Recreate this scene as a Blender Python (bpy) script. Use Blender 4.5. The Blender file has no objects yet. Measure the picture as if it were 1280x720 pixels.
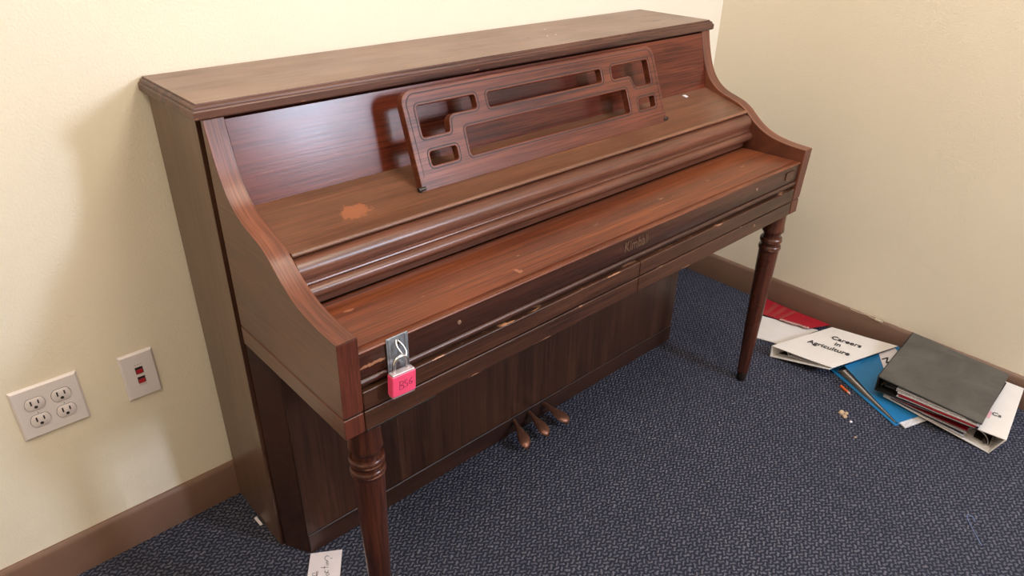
import bpy, bmesh, math, random
from mathutils import Vector, Matrix
random.seed(7)
PI = math.pi
scene = bpy.context.scene
C = scene.collection

# ------------------------------------------------------------------ camera
CAM = Vector((-0.3877, -1.4314, 1.3440)); YAW = 0.7528; PITCH = -0.5105; ROLL = 0.0203; FPX = 884.98
cd = bpy.data.cameras.new('camera'); cam = bpy.data.objects.new('camera', cd); C.objects.link(cam)
fw = Vector((math.sin(YAW)*math.cos(PITCH), math.cos(YAW)*math.cos(PITCH), math.sin(PITCH)))
rt = Vector((math.cos(YAW), -math.sin(YAW), 0)); up = rt.cross(fw)
r2 = math.cos(ROLL)*rt + math.sin(ROLL)*up; u2 = -math.sin(ROLL)*rt + math.cos(ROLL)*up
m = Matrix((r2, u2, -fw)).transposed().to_4x4(); m.translation = CAM
cam.matrix_world = m
cd.sensor_width = 36; cd.lens = FPX/1280*36; cd.clip_start = 0.02
scene.camera = cam

# ------------------------------------------------------------------ light, exposure
scene.view_settings.view_transform = 'Standard'; scene.view_settings.look = 'None'
scene.view_settings.gamma = 1; scene.view_settings.use_curve_mapping = False
scene.view_settings.exposure = 0.0
w = bpy.data.worlds.new('world'); scene.world = w; w.use_nodes = True
w.node_tree.nodes['Background'].inputs[0].default_value = (0.55, 0.70, 1.0, 1)
w.node_tree.nodes['Background'].inputs[1].default_value = 1.0
XR, XL, YF, ZC = 1.9264, -1.55, -3.2, 2.55     # right wall, left wall, front wall, ceiling
def area(name, loc, rot, sx, sy, power, col):
    l = bpy.data.lights.new(name, 'AREA'); l.shape = 'RECTANGLE'; l.size = sx; l.size_y = sy
    l.energy = power; l.color = col
    o = bpy.data.objects.new(name, l); C.objects.link(o); o.location = loc; o.rotation_euler = rot
    return o
area('window_daylight', (1.70, YF-0.10, 1.86), (PI/2, 0, 0), 0.34, 0.52, 76, (0.68, 0.79, 1.0))
WARM = (1.0, 0.89, 0.74)
TROFFERS = [(0.75, -1.55, 0.6, 1.2, 25), (-0.75, -1.15, 0.6, 1.2, 17)]

# ------------------------------------------------------------------ materials
def srgb(r, g, b):
    f = lambda c: (c/255/12.92) if c/255 <= .04045 else ((c/255+.055)/1.055)**2.4
    return (f(r), f(g), f(b), 1)
class NT:
    def __init__(s, name):
        s.m = bpy.data.materials.new(name); s.m.use_nodes = True; s.t = s.m.node_tree
        s.b = s.t.nodes['Principled BSDF']
    def n(s, typ, **k):
        n = s.t.nodes.new(typ)
        for a, v in k.items(): setattr(n, a, v)
        return n
    def l(s, a, b): s.t.links.new(a, b)
    def coord(s, scale=(1, 1, 1), rot=(0, 0, 0), loc=(0, 0, 0), which='Object'):
        tc = s.n('ShaderNodeTexCoord'); mp = s.n('ShaderNodeMapping')
        mp.inputs['Scale'].default_value = scale; mp.inputs['Rotation'].default_value = rot; mp.inputs['Location'].default_value = loc
        s.l(tc.outputs[which], mp.inputs[0]); return mp.outputs[0]
    def noise(s, vec, scale, detail=3, rough=.5, dist=0):
        n = s.n('ShaderNodeTexNoise'); n.inputs['Scale'].default_value = scale; n.inputs['Detail'].default_value = detail
        n.inputs['Roughness'].default_value = rough; n.inputs['Distortion'].default_value = dist
        s.l(vec, n.inputs['Vector']); return n.outputs['Fac']
    def ramp(s, fac, stops):
        r = s.n('ShaderNodeValToRGB'); e = r.color_ramp.elements
        while len(e) < len(stops): e.new(0.5)
        for k, (p, c) in enumerate(stops):
            e[k].position = p; e[k].color = c if len(c) == 4 else (*c, 1)
        s.l(fac, r.inputs[0]); return r.outputs[0]
    def math(s, op, a, b=None, c=None):
        n = s.n('ShaderNodeMath', operation=op)
        for i, v in enumerate((a, b, c)):
            if v is None: continue
            if isinstance(v, (int, float)): n.inputs[i].default_value = v
            else: s.l(v, n.inputs[i])
        return n.outputs[0]
    def mix(s, fac, a, b, mode='MIX'):
        n = s.n('ShaderNodeMix', data_type='RGBA', blend_type=mode)
        for i, v in ((0, fac), (6, a), (7, b)):
            if isinstance(v, (int, float, tuple)): n.inputs[i].default_value = v
            else: s.l(v, n.inputs[i])
        return n.outputs[2]
    def bump(s, h, strength=.2, dist=.002, normal=None):
        b = s.n('ShaderNodeBump'); b.inputs['Strength'].default_value = strength; b.inputs['Distance'].default_value = dist
        s.l(h, b.inputs['Height'])
        if normal: s.l(normal, b.inputs['Normal'])
        s.l(b.outputs[0], s.b.inputs['Normal']); return b.outputs[0]

def plain(name, col, rough=.5, metal=0, noise_amt=.06, scale=60, bump=0.05, spec=.5):
    k = NT(name); v = k.coord()
    f = k.noise(v, scale, 3)
    d = tuple(c*(1-noise_amt*2) for c in col[:3])+(1,)
    k.l(k.ramp(f, [(.3, d), (.7, col)]), k.b.inputs['Base Color'])
    k.b.inputs['Roughness'].default_value = rough; k.b.inputs['Metallic'].default_value = metal
    k.b.inputs['Specular IOR Level'].default_value = spec
    if bump: k.bump(f, bump, .001)
    return k.m

def wood(name, axis, dark, mid, light, rough=.33, spec=.5, spots=(), wear_glint=(), dust=None, coat=0.0, gscale=1.0, seed=0):
    """veneer: grain stretched along one axis, pores, worn spots (own shape) and bands of chipped lacquer or painted highlight"""
    k = NT(name)
    def sc(a, b):
        return tuple((a if q in axis else b)*gscale for q in 'xyz')
    lo = (seed*1.7, seed*2.3, seed*.9)
    v1 = k.coord(sc(1.1, 22), loc=lo); v2 = k.coord(sc(5, 210), loc=lo); v3 = k.coord(sc(1.5, 3), loc=lo); v0 = k.coord()
    g = k.noise(v1, 1.5, 7, .66, .7)
    c = k.ramp(g, [(.30, dark), (.52, mid), (.72, light)])
    p = k.noise(v2, 1.3, 3, .6)
    c = k.mix(k.ramp(p, [(.38, (.72, .72, .72)), (.56, (0, 0, 0))]), c, tuple(x*.45 for x in dark[:3])+(1,))
    bl = k.noise(v3, 1.4, 2)
    c = k.mix(k.ramp(bl, [(.38, (0, 0, 0)), (.75, (.45, .45, .45))]), c, light)
    rv = None
    if dust:
        dn = k.noise(k.coord(sc(2, 6)), 2.2, 5, .65)
        df = k.ramp(dn, [(.30, (.35*dust[1],)*3), (.62, (dust[1],)*3)])
        c = k.mix(df, c, dust[0])
    for (pos, rad, col, amt) in spots:
        tc = k.n('ShaderNodeTexCoord'); sub = k.n('ShaderNodeVectorMath', operation='SUBTRACT'); sub.inputs[1].default_value = pos
        k.l(tc.outputs['Object'], sub.inputs[0])
        div = k.n('ShaderNodeVectorMath', operation='DIVIDE'); div.inputs[1].default_value = rad; k.l(sub.outputs[0], div.inputs[0])
        ln = k.n('ShaderNodeVectorMath', operation='LENGTH'); k.l(div.outputs[0], ln.inputs[0])
        nz = k.noise(v0, 90, 4, .65, .6)
        a = k.math('ADD', ln.outputs['Value'], k.math('MULTIPLY', k.math('SUBTRACT', nz, .5), 2.4))
        c = k.mix(k.ramp(a, [(.80, (amt,)*3), (1.0, (0, 0, 0))]), c, col)
    for (z, hw, thr, col) in wear_glint:       # chips and rubs, or painted leg-ring highlights, along an edge at height z (object space)
        tc = k.n('ShaderNodeTexCoord'); sx = k.n('ShaderNodeSeparateXYZ'); k.l(tc.outputs['Object'], sx.inputs[0])
        dz = k.math('DIVIDE', k.math('ABSOLUTE', k.math('SUBTRACT', sx.outputs[2], z)), hw)
        ns = k.noise(k.coord((22, 60, 90), loc=(z*31, 0, 0)), 1.0, 4, .7)
        a = k.math('SUBTRACT', ns, k.math('MULTIPLY', dz, .22))
        c = k.mix(k.ramp(a, [(thr, (0, 0, 0)), (thr+.05, (.85, .85, .85))]), c, col)
    k.l(c, k.b.inputs['Base Color'])
    rn = k.noise(k.coord((6, 6, 6)), 1.5, 4)
    k.l(k.ramp(rn, [(.3, (rough*.94,)*3), (.7, (min(1, rough*1.08),)*3)]), k.b.inputs['Roughness'])
    k.b.inputs['Specular IOR Level'].default_value = spec
    if coat:
        k.b.inputs['Coat Weight'].default_value = coat; k.b.inputs['Coat Roughness'].default_value = .12
    k.bump(p, .12, .0006)
    return k.m

BASE = Vector((0.735, -0.30, 0))          # the piano's base: its parts live in this frame
def L(x, y, z): return (x-BASE.x, y-BASE.y, z-BASE.z)
TAN = srgb(196, 140, 104)
DUSTC = srgb(168, 146, 130)
M = {}
M['lid'] = wood('wood_lid', 'x', srgb(84, 54, 40), srgb(120, 84, 64), srgb(142, 104, 82), .40, dust=(DUSTC, .45),
    spots=[(L(1.321, -.172, 1.037), (.02, .007, .02), srgb(70, 48, 36), .8), (L(1.294, -.22, 1.037), (.006, .006, .02), srgb(60, 42, 32), .8), (L(.85, -.15, 1.037), (.008, .006, .02), srgb(80, 56, 42), .7)])
M['lid_edge'] = wood('wood_lid_edge', 'x', srgb(60, 34, 26), srgb(88, 54, 42), srgb(112, 74, 58), .38, wear_glint=[(1.0150, .004, .58, TAN)])
M['side'] = wood('wood_side', 'z', srgb(66, 44, 34), srgb(92, 64, 50), srgb(112, 82, 65), .30, dust=(srgb(124, 102, 84), .3))
M['arm'] = wood('wood_arm', 'yz', srgb(80, 42, 30), srgb(112, 63, 45), srgb(138, 84, 61), .36, seed=2,
    spots=[(L(.0495, -.628, .640), (.010, .02, .006), TAN, .8)])
M['arm_out'] = wood('wood_arm_side', 'y', srgb(68, 42, 31), srgb(92, 60, 45), srgb(112, 78, 59), .32, seed=3, dust=(srgb(120, 94, 76), .2))
M['arm_front'] = wood('wood_arm_front', 'z', srgb(68, 31, 22), srgb(94, 45, 32), srgb(120, 64, 46), .36, seed=4, wear_glint=[(.6135, .003, .62, TAN), (.757, .0025, .54, TAN), (.576, .003, .60, TAN)])
M['panel'] = wood('wood_upper_panel', 'x', srgb(64, 26, 18), srgb(94, 41, 28), srgb(118, 57, 38), .25, spec=.34, seed=5)
M['shelf'] = wood('wood_shelf', 'x', srgb(74, 40, 26), srgb(110, 64, 42), srgb(136, 84, 56), .36, seed=6, dust=(srgb(146, 114, 92), .30),
    spots=[(L(.204, -.383, .8395), (.030, .019, .03), srgb(168, 104, 72), .75)])
M['mould'] = wood('wood_moulding', 'x', srgb(66, 32, 22), srgb(98, 54, 38), srgb(124, 74, 54), .30, seed=7, dust=(srgb(132, 98, 80), .16))
M['flap'] = wood('wood_key_cover', 'x', srgb(62, 28, 17), srgb(104, 50, 28), srgb(136, 74, 42), .36, seed=8, gscale=.8,
    wear_glint=[(.7245, .0012, .62, srgb(172, 136, 108))], spots=[(L(.11, -.50, .72), (.012, .004, .02), srgb(170, 110, 80), .6), (L(.42, -.585, .722), (.006, .010, .02), srgb(176, 116, 86), .5)])
M['front'] = wood('wood_front_rail', 'x', srgb(44, 24, 17), srgb(66, 36, 26), srgb(88, 50, 36), .34, seed=9,
    wear_glint=[(.6735, .0020, .60, srgb(150, 98, 76)), (.666, .003, .69, srgb(150, 98, 76))], spots=[(L(.075, -.62, .695), (.022, .02, .004), TAN, .8)])
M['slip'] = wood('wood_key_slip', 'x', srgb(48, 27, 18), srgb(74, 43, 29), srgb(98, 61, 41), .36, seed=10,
    wear_glint=[(.6512, .0011, .575, TAN), (.6165, .0012, .62, TAN), (.6115, .0012, .62, TAN), (.575, .0013, .54, srgb(150, 112, 82))],
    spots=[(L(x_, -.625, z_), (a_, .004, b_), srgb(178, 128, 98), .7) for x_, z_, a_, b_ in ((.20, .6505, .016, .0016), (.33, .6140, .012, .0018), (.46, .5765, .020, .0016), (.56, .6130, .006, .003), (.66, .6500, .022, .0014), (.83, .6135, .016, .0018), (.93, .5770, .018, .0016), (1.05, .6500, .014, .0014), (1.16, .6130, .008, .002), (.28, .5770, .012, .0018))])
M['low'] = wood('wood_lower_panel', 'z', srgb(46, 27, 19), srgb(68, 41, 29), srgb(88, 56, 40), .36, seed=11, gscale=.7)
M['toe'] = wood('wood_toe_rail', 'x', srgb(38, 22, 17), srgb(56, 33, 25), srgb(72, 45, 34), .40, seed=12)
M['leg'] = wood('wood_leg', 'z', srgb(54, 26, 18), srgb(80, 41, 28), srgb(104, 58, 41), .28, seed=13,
    wear_glint=[(.4655, .0024, .44, srgb(158, 112, 90)), (.4885, .0024, .44, srgb(158, 112, 90)), (.5185, .0016, .5, srgb(150, 104, 84)), (.10, .03, .66, TAN), (.30, .03, .66, TAN), (.452, .006, .60, TAN), (.38, .02, .66, TAN)])  # pale bands on the turned rings paint their highlights; tan ones are chips
M['desk'] = wood('wood_music_desk', 'x', srgb(72, 33, 22), srgb(104, 53, 36), srgb(128, 72, 50), .36, spec=.34, seed=14)
M['desk_line'] = plain('wood_groove', srgb(36, 20, 16), .6)
M['dark'] = plain('dark_recess_wood', srgb(34, 22, 19), .6)
M['brass'] = plain('worn_brass', srgb(128, 86, 68), .40, .7, .15, 40)
M['steel'] = plain('galvanised_steel', srgb(158, 162, 170), .38, .45, .18, 90)
M['screw'] = plain('dull_screw', srgb(150, 118, 100), .45, .3, .1)
M['chrome'] = plain('chrome', srgb(215, 215, 218), .28, 1.0, .03)
M['iron'] = plain('dark_iron', srgb(70, 62, 56), .45, .7, .1)
M['pink'] = plain('pink_vinyl', srgb(240, 78, 118), .42, 0, .03)
M['lockmetal'] = plain('brushed_lock_steel', srgb(205, 188, 190), .35, .5, .05)
M['ink'] = plain('ink', srgb(140, 36, 72), .7, 0, 0, bump=0)
M['blackink'] = plain('black_print', srgb(42, 40, 44), .7, 0, 0, bump=0)
M['letter'] = plain('embossed_letters', srgb(104, 78, 60), .35, .2)
M['paper'] = plain('white_paper', srgb(226, 216, 220), .8, 0, .03, 30)
M['whitebinder'] = plain('white_vinyl', srgb(224, 217, 211), .38, 0, .04, 14, .25)
M['pages'] = plain('paper_edges', srgb(222, 216, 218), .8, 0, .18, 200)
M['blue'] = plain('blue_vinyl', srgb(32, 112, 164), .42, 0, .06, 20, .2)
M['black'] = plain('black_vinyl', srgb(22, 21, 22), .5, 0, .1, 20)
M['red'] = plain('red_card', srgb(158, 20, 36), .5, 0, .08, 30)
M['redstripe'] = plain('red_card_stripe', srgb(150, 52, 50), .5, 0, .05, 30)
M['navy'] = plain('navy_divider', srgb(36, 44, 66), .5, 0, .05)
M['greyplastic'] = plain('grey_film', srgb(112, 100, 92), .35, 0, .2, 120)
M['orange'] = plain('orange_lacquer', srgb(214, 96, 40), .4)
M['crumb'] = plain('dry_crumb', srgb(196, 168, 138), .8, 0, .15, 300)
M['scrap'] = plain('pale_scrap', srgb(206, 160, 150), .7, 0, .1, 300)
M['plate'] = plain('white_plastic', srgb(228, 218, 218), .32, 0, .01, 20, 0)
M['slot'] = plain('dark_slot', srgb(40, 34, 34), .6, 0, 0, bump=0)
M['redplastic'] = plain('red_plastic', srgb(176, 30, 44), .4, 0, 0, bump=0)
M['faint'] = plain('faint_print', srgb(170, 160, 160), .7, 0, 0, bump=0)
M['thread'] = plain('blue_thread', srgb(120, 140, 190), .8)
M['putty'] = plain('pale_putty', srgb(206, 190, 164), .7, 0, .1, 120)
M['basecap'] = plain('baseboard_cap', srgb(128, 98, 80), .5)
def mk_black_cover():
    k = NT('grey_black_vinyl')
    f = k.noise(k.coord((1, 1, 1)), 14, 4, .6, .8); g = k.noise(k.coord(), 500, 2)
    c = k.ramp(f, [(.3, srgb(70, 66, 62)), (.7, srgb(88, 84, 79))])
    k.l(c, k.b.inputs['Base Color']); k.b.inputs['Roughness'].default_value = .42
    b1 = k.bump(f, .5, .004); k.bump(g, .15, .0005, b1)
    return k.m
M['blackcover'] = mk_black_cover()
def mk_wall():
    k = NT('cream_wall_paint')
    v = k.coord(); f = k.noise(v, 200, 3, .6); g = k.noise(v, 1.6, 2)
    k.l(k.ramp(g, [(.3, srgb(234, 222, 200)), (.7, srgb(238, 226, 206))]), k.b.inputs['Base Color'])
    k.b.inputs['Roughness'].default_value = .42; k.b.inputs['Specular IOR Level'].default_value = .35
    k.bump(f, .55, .0022); return k.m
M['wall'] = mk_wall()
M['base'] = plain('brown_baseboard', srgb(122, 92, 76), .42, 0, .05, 12, .05)
M['ceiling'] = plain('ceiling_tile', srgb(232, 230, 222), .9, 0, .04, 80, .3)
def mk_carpet():
    k = NT('navy_loop_carpet')
    tc = k.n('ShaderNodeTexCoord')
    mp = k.n('ShaderNodeMapping'); mp.inputs['Rotation'].default_value = (0, 0, math.radians(4)); k.l(tc.outputs['Object'], mp.inputs[0])
    nv = k.n('ShaderNodeTexNoise'); nv.inputs['Scale'].default_value = 75; nv.inputs['Detail'].default_value = 2; k.l(mp.outputs[0], nv.inputs['Vector'])
    sub = k.n('ShaderNodeVectorMath', operation='SUBTRACT'); sub.inputs[1].default_value = (.5, .5, .5); k.l(nv.outputs['Color'], sub.inputs[0])
    sc = k.n('ShaderNodeVectorMath', operation='SCALE'); sc.inputs['Scale'].default_value = .011; k.l(sub.outputs[0], sc.inputs[0])
    ad0 = k.n('ShaderNodeVectorMath', operation='ADD'); k.l(mp.outputs[0], ad0.inputs[0]); k.l(sc.outputs[0], ad0.inputs[1])
    sp_ = k.n('ShaderNodeSeparateXYZ'); k.l(mp.outputs[0], sp_.inputs[0])
    zz = k.math('MULTIPLY', k.math('SINE', k.math('MULTIPLY', sp_.outputs[0], 2*PI/.0165)), .0022)      # every loop leans a little
    cb_ = k.n('ShaderNodeCombineXYZ'); k.l(zz, cb_.inputs[1])
    ad = k.n('ShaderNodeVectorMath', operation='ADD'); k.l(ad0.outputs[0], ad.inputs[0]); k.l(cb_.outputs[0], ad.inputs[1])
    br = k.n('ShaderNodeTexBrick'); br.offset = .5
    br.inputs['Scale'].default_value = 1.0; br.inputs['Brick Width'].default_value = .0165; br.inputs['Row Height'].default_value = .0100
    br.inputs['Mortar Size'].default_value = .0047; br.inputs['Mortar Smooth'].default_value = 1.0
    br.inputs['Color1'].default_value = srgb(124, 122, 134); br.inputs['Color2'].default_value = srgb(104, 104, 118); br.inputs['Mortar'].default_value = srgb(40, 43, 56)
    k.l(ad.outputs[0], br.inputs['Vector'])
    big = k.noise(k.coord(), 2.5, 3); fine = k.noise(k.coord(), 420, 2)
    c = k.mix(k.ramp(fine, [(.3, (.6, .6, .6)), (.65, (0, 0, 0))]), br.outputs['Color'], srgb(30, 34, 46))
    c = k.mix(k.ramp(big, [(.3, (.25, .25, .25)), (.7, (0, 0, 0))]), c, srgb(48, 50, 64))
    k.l(c, k.b.inputs['Base Color']); k.b.inputs['Roughness'].default_value = .95; k.b.inputs['Specular IOR Level'].default_value = .1
    h = k.math('SUBTRACT', k.math('MULTIPLY', fine, .4), br.outputs['Fac'])
    k.bump(h, .8, .004); return k.m
M['carpet'] = mk_carpet()
def emit(name, col, s):
    k = NT(name); k.b.inputs['Base Color'].default_value = col; k.b.inputs['Emission Color'].default_value = col; k.b.inputs['Emission Strength'].default_value = s
    return k.m

# ------------------------------------------------------------------ mesh helpers
def link(name, bm, mats, parent=None, origin=None, sharp=35, bevel=0, kind=None, smooth=True):
    """one mesh object from bm (world coordinates); origin in world; parented keeping its place"""
    me = bpy.data.meshes.new(name)
    if origin is None:
        if parent is not None: origin = Vector(parent['_o']) if '_o' in parent else Vector((0, 0, 0))
        else:
            lo = Vector((min(v.co.x for v in bm.verts), min(v.co.y for v in bm.verts), min(v.co.z for v in bm.verts)))
            hi = Vector((max(v.co.x for v in bm.verts), max(v.co.y for v in bm.verts), max(v.co.z for v in bm.verts)))
            origin = (lo+hi)/2; origin.z = lo.z
    origin = Vector(origin)
    bmesh.ops.translate(bm, verts=bm.verts, vec=-origin)
    bmesh.ops.recalc_face_normals(bm, faces=bm.faces)
    bm.to_mesh(me); bm.free()
    for mm in (mats if isinstance(mats, (list, tuple)) else [mats]): me.materials.append(mm)
    if smooth:
        me.shade_smooth(); me.set_sharp_from_angle(angle=math.radians(sharp))
    o = bpy.data.objects.new(name, me); C.objects.link(o)
    if parent is not None:
        o.parent = parent; o.location = origin-Vector(parent['_o'])
    else: o.location = origin
    o['_o'] = tuple(origin)
    if bevel:
        b = o.modifiers.new('bevel', 'BEVEL'); b.width = bevel; b.segments = 2; b.limit_method = 'ANGLE'; b.angle_limit = math.radians(30)
        b.harden_normals = True
    if kind: o['kind'] = kind
    return o
def thing(name, loc, label, cat, group=None):
    o = bpy.data.objects.new(name, None); C.objects.link(o); o.location = loc; o['_o'] = tuple(loc)
    o.empty_display_size = .05
    tag(o, label, cat, group); return o
def tag(o, label, cat, group=None):
    o['label'] = label; o['category'] = cat
    if group: o['group'] = group
    return o
def box(bm, x0, x1, y0, y1, z0, z1, mi=0):
    vs = [bm.verts.new((x, y, z)) for x in (x0, x1) for y in (y0, y1) for z in (z0, z1)]
    for f in ((0, 1, 3, 2), (4, 6, 7, 5), (0, 4, 5, 1), (2, 3, 7, 6), (0, 2, 6, 4), (1, 5, 7, 3)):
        bm.faces.new([vs[i] for i in f]).material_index = mi
    return vs
def BX(*a):
    bm = bmesh.new(); box(bm, *a); return bm
def extrude_x(prof, x0, x1, bm=None, mi_side=0):
    """closed (y,z) outline extruded along x"""
    bm = bm or bmesh.new()
    a = [bm.verts.new((x0, y, z)) for y, z in prof]; b = [bm.verts.new((x1, y, z)) for y, z in prof]
    n = len(prof)
    for i in range(n): bm.faces.new((a[i], a[(i+1) % n], b[(i+1) % n], b[i]))
    bm.faces.new(a).material_index = mi_side; bm.faces.new(list(reversed(b))).material_index = mi_side
    return bm
def lathe(bm, cx, cy, prof, seg=40, cap=True, lean=(0, 0)):
    rings = []
    for z, r in prof:
        rings.append([bm.verts.new((cx+lean[0]*z+r*math.cos(2*PI*i/seg), cy+lean[1]*z+r*math.sin(2*PI*i/seg), z)) for i in range(seg)])
    for a, b in zip(rings, rings[1:]):
        for i in range(seg): bm.faces.new((a[i], a[(i+1) % seg], b[(i+1) % seg], b[i]))
    if cap: bm.faces.new(rings[0]); bm.faces.new(rings[-1])
def tube(bm, pts, r, seg=8):
    pts = [Vector(p) for p in pts]; rings = []
    n0 = None
    for i, p in enumerate(pts):
        t = (pts[min(i+1, len(pts)-1)]-pts[max(i-1, 0)]).normalized()
        if n0 is None:
            n0 = t.orthogonal().normalized()
        else:
            n0 = (n0-t*n0.dot(t)).normalized()
        b = t.cross(n0); rr = r[i] if isinstance(r, (list, tuple)) else r
        rings.append([bm.verts.new(p+(n0*math.cos(2*PI*k/seg)+b*math.sin(2*PI*k/seg))*rr) for k in range(seg)])
    for a, b in zip(rings, rings[1:]):
        for k in range(seg): bm.faces.new((a[k], a[(k+1) % seg], b[(k+1) % seg], b[k]))
    bm.faces.new(rings[0]); bm.faces.new(rings[-1])
def catmull(pts, n=8):
    P_ = [Vector(p) for p in pts]; out = []
    for i in range(len(P_)-1):
        p0 = P_[max(i-1, 0)]; p1 = P_[i]; p2 = P_[i+1]; p3 = P_[min(i+2, len(P_)-1)]
        for k in range(n):
            t = k/n
            out.append(.5*((2*p1)+(-p0+p2)*t+(2*p0-5*p1+4*p2-p3)*t*t+(-p0+3*p1-3*p2+p3)*t**3))
    out.append(P_[-1]); return out
def disc(bm, cx, cy, cz, r, th, normal=(0, -1, 0), seg=24, dome=0.0):
    n = Vector(normal).normalized(); a = n.orthogonal().normalized(); b = n.cross(a); c0 = Vector((cx, cy, cz))
    R0 = [bm.verts.new(c0+(a*math.cos(2*PI*i/seg)+b*math.sin(2*PI*i/seg))*r) for i in range(seg)]
    R1 = [bm.verts.new(c0+n*th+(a*math.cos(2*PI*i/seg)+b*math.sin(2*PI*i/seg))*r*.92) for i in range(seg)]
    for i in range(seg): bm.faces.new((R0[i], R0[(i+1) % seg], R1[(i+1) % seg], R1[i]))
    bm.faces.new(R0)
    c = bm.verts.new(c0+n*(th+dome))
    for i in range(seg): bm.faces.new((R1[i], R1[(i+1) % seg], c))
def bilerp(q, u, v):
    return q[0]*(1-u)*(1-v)+q[1]*u*(1-v)+q[2]*u*v+q[3]*(1-u)*v
def sheet(bm, corners, th, nu=10, nv=8, bow=0.0, mi=0, fn=None):
    """slab on four corners (u along 0-1, v along 0-3); th goes down from the given surface"""
    q = [Vector(c) for c in corners]
    n = (q[1]-q[0]).cross(q[3]-q[0]).normalized()
    if n.z < 0: n = -n
    top = []; bot = []
    for j in range(nv+1):
        rt_ = []; rb = []
        for i in range(nu+1):
            u = i/nu; v = j/nv; p = bilerp(q, u, v)
            p = p+n*(bow*math.sin(PI*u)*math.sin(PI*v))
            if fn: p = p+n*fn(u, v)
            rt_.append(bm.verts.new(p)); rb.append(bm.verts.new(p-n*th))
        top.append(rt_); bot.append(rb)
    fs = []
    for j in range(nv):
        for i in range(nu):
            fs.append(bm.faces.new((top[j][i], top[j][i+1], top[j+1][i+1], top[j+1][i])))
            fs.append(bm.faces.new((bot[j][i], bot[j+1][i], bot[j+1][i+1], bot[j][i+1])))
    for i in range(nu):
        fs.append(bm.faces.new((top[0][i], bot[0][i], bot[0][i+1], top[0][i+1]))); fs.append(bm.faces.new((top[nv][i], top[nv][i+1], bot[nv][i+1], bot[nv][i])))
    for j in range(nv):
        fs.append(bm.faces.new((top[j][0], top[j+1][0], bot[j+1][0], bot[j][0]))); fs.append(bm.faces.new((top[j][nu], bot[j][nu], bot[j+1][nu], top[j+1][nu])))
    for f in fs: f.material_index = mi
    return bm
def text_bm(body, size, frame, extrude=.0004, sx=1.0, align='CENTER', shear=0, bold=0.0):
    """flat lettering; frame = (origin, right, up) in world"""
    cu = bpy.data.curves.new('t', 'FONT'); cu.body = body; cu.size = size; cu.align_x = align; cu.align_y = 'CENTER'
    cu.extrude = extrude; cu.shear = shear; cu.offset = bold
    ob = bpy.data.objects.new('t', cu); C.objects.link(ob)
    dg = bpy.context.evaluated_depsgraph_get(); me = bpy.data.meshes.new_from_object(ob.evaluated_get(dg))
    bm = bmesh.new(); bm.from_mesh(me)
    C.objects.unlink(ob); bpy.data.objects.remove(ob); bpy.data.curves.remove(cu); bpy.data.meshes.remove(me)
    o, r, u = [Vector(a) for a in frame]; r = r.normalized(); n = r.cross(u).normalized(); u = n.cross(r)
    for v in bm.verts:
        c = v.co.copy(); v.co = o+r*c.x*sx+u*c.y+n*c.z
    return bm
def stroke_bm(strokes, frame, r):
    o, rr, uu = [Vector(a) for a in frame]; bm = bmesh.new()
    for s in strokes:
        tube(bm, catmull([o+rr*x+uu*y for x, y in s], 5), r, 5)
    return bm

# ------------------------------------------------------------------ room shell
def struct(name, bm, mat, **k):
    o = link(name, bm, mat, kind='structure', origin=(0, 0, 0), **k); return o
T = .12
struct('floor', BX(XL-T, XR+T, YF-T, T, -.08, 0), M['carpet'])
struct('ceiling', BX(XL-T, XR+T, YF-T, T, ZC, ZC+.08), M['ceiling'])
struct('wall_back', BX(XL-T, XR+T, 0, T, 0, ZC), M['wall'])
struct('wall_right', BX(XR, XR+T, YF, 0, 0, ZC), M['wall'])
struct('wall_left', BX(XL-T, XL, YF, 0, 0, ZC), M['wall'])
bm = bmesh.new(); WX0, WX1, WZ0, WZ1 = 1.46, 1.90, 1.52, 2.20
box(bm, XL-T, WX0, YF-T, YF, 0, ZC); box(bm, WX1, XR+T, YF-T, YF, 0, ZC)
box(bm, WX0, WX1, YF-T, YF, 0, WZ0); box(bm, WX0, WX1, YF-T, YF, WZ1, ZC)
struct('wall_front', bm, M['wall'])
fr = BX(WX0, WX0+.04, YF-.07, YF-.03, WZ0, WZ1); box(fr, WX1-.04, WX1, YF-.07, YF-.03, WZ0, WZ1)
box(fr, WX0, WX1, YF-.07, YF-.03, WZ0, WZ0+.04); box(fr, WX0, WX1, YF-.07, YF-.03, WZ1-.04, WZ1); box(fr, WX0, WX1, YF-.065, YF-.035, 1.83, 1.86)
struct('window_1', fr, M['plate'])
def baseprof(t=.012, h=.1015): return [(0, 0), (t, 0), (t, h-.012), (t-.003, h-.004), (t-.007, h), (0, h)]
struct('baseboard_back', extrude_x([(-a, b) for a, b in baseprof()], XL, XR), M['base'])
bm = bmesh.new(); pr_ = baseprof()
a = [bm.verts.new((XR-p, 0, q)) for p, q in pr_]; b = [bm.verts.new((XR-p, YF, q)) for p, q in pr_]
for i in range(len(pr_)): bm.faces.new((a[i], a[(i+1) % len(pr_)], b[(i+1) % len(pr_)], b[i]))
bm.faces.new(a); bm.faces.new(b)
bbr = struct('baseboard_right', bm, M['base'])
bm = bmesh.new(); a = [bm.verts.new((XL+p, 0, q)) for p, q in pr_]; b = [bm.verts.new((XL+p, YF, q)) for p, q in pr_]
for i in range(len(pr_)): bm.faces.new((a[i], a[(i+1) % len(pr_)], b[(i+1) % len(pr_)], b[i]))
bm.faces.new(a); bm.faces.new(b)
struct('baseboard_left', bm, M['base'])
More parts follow.
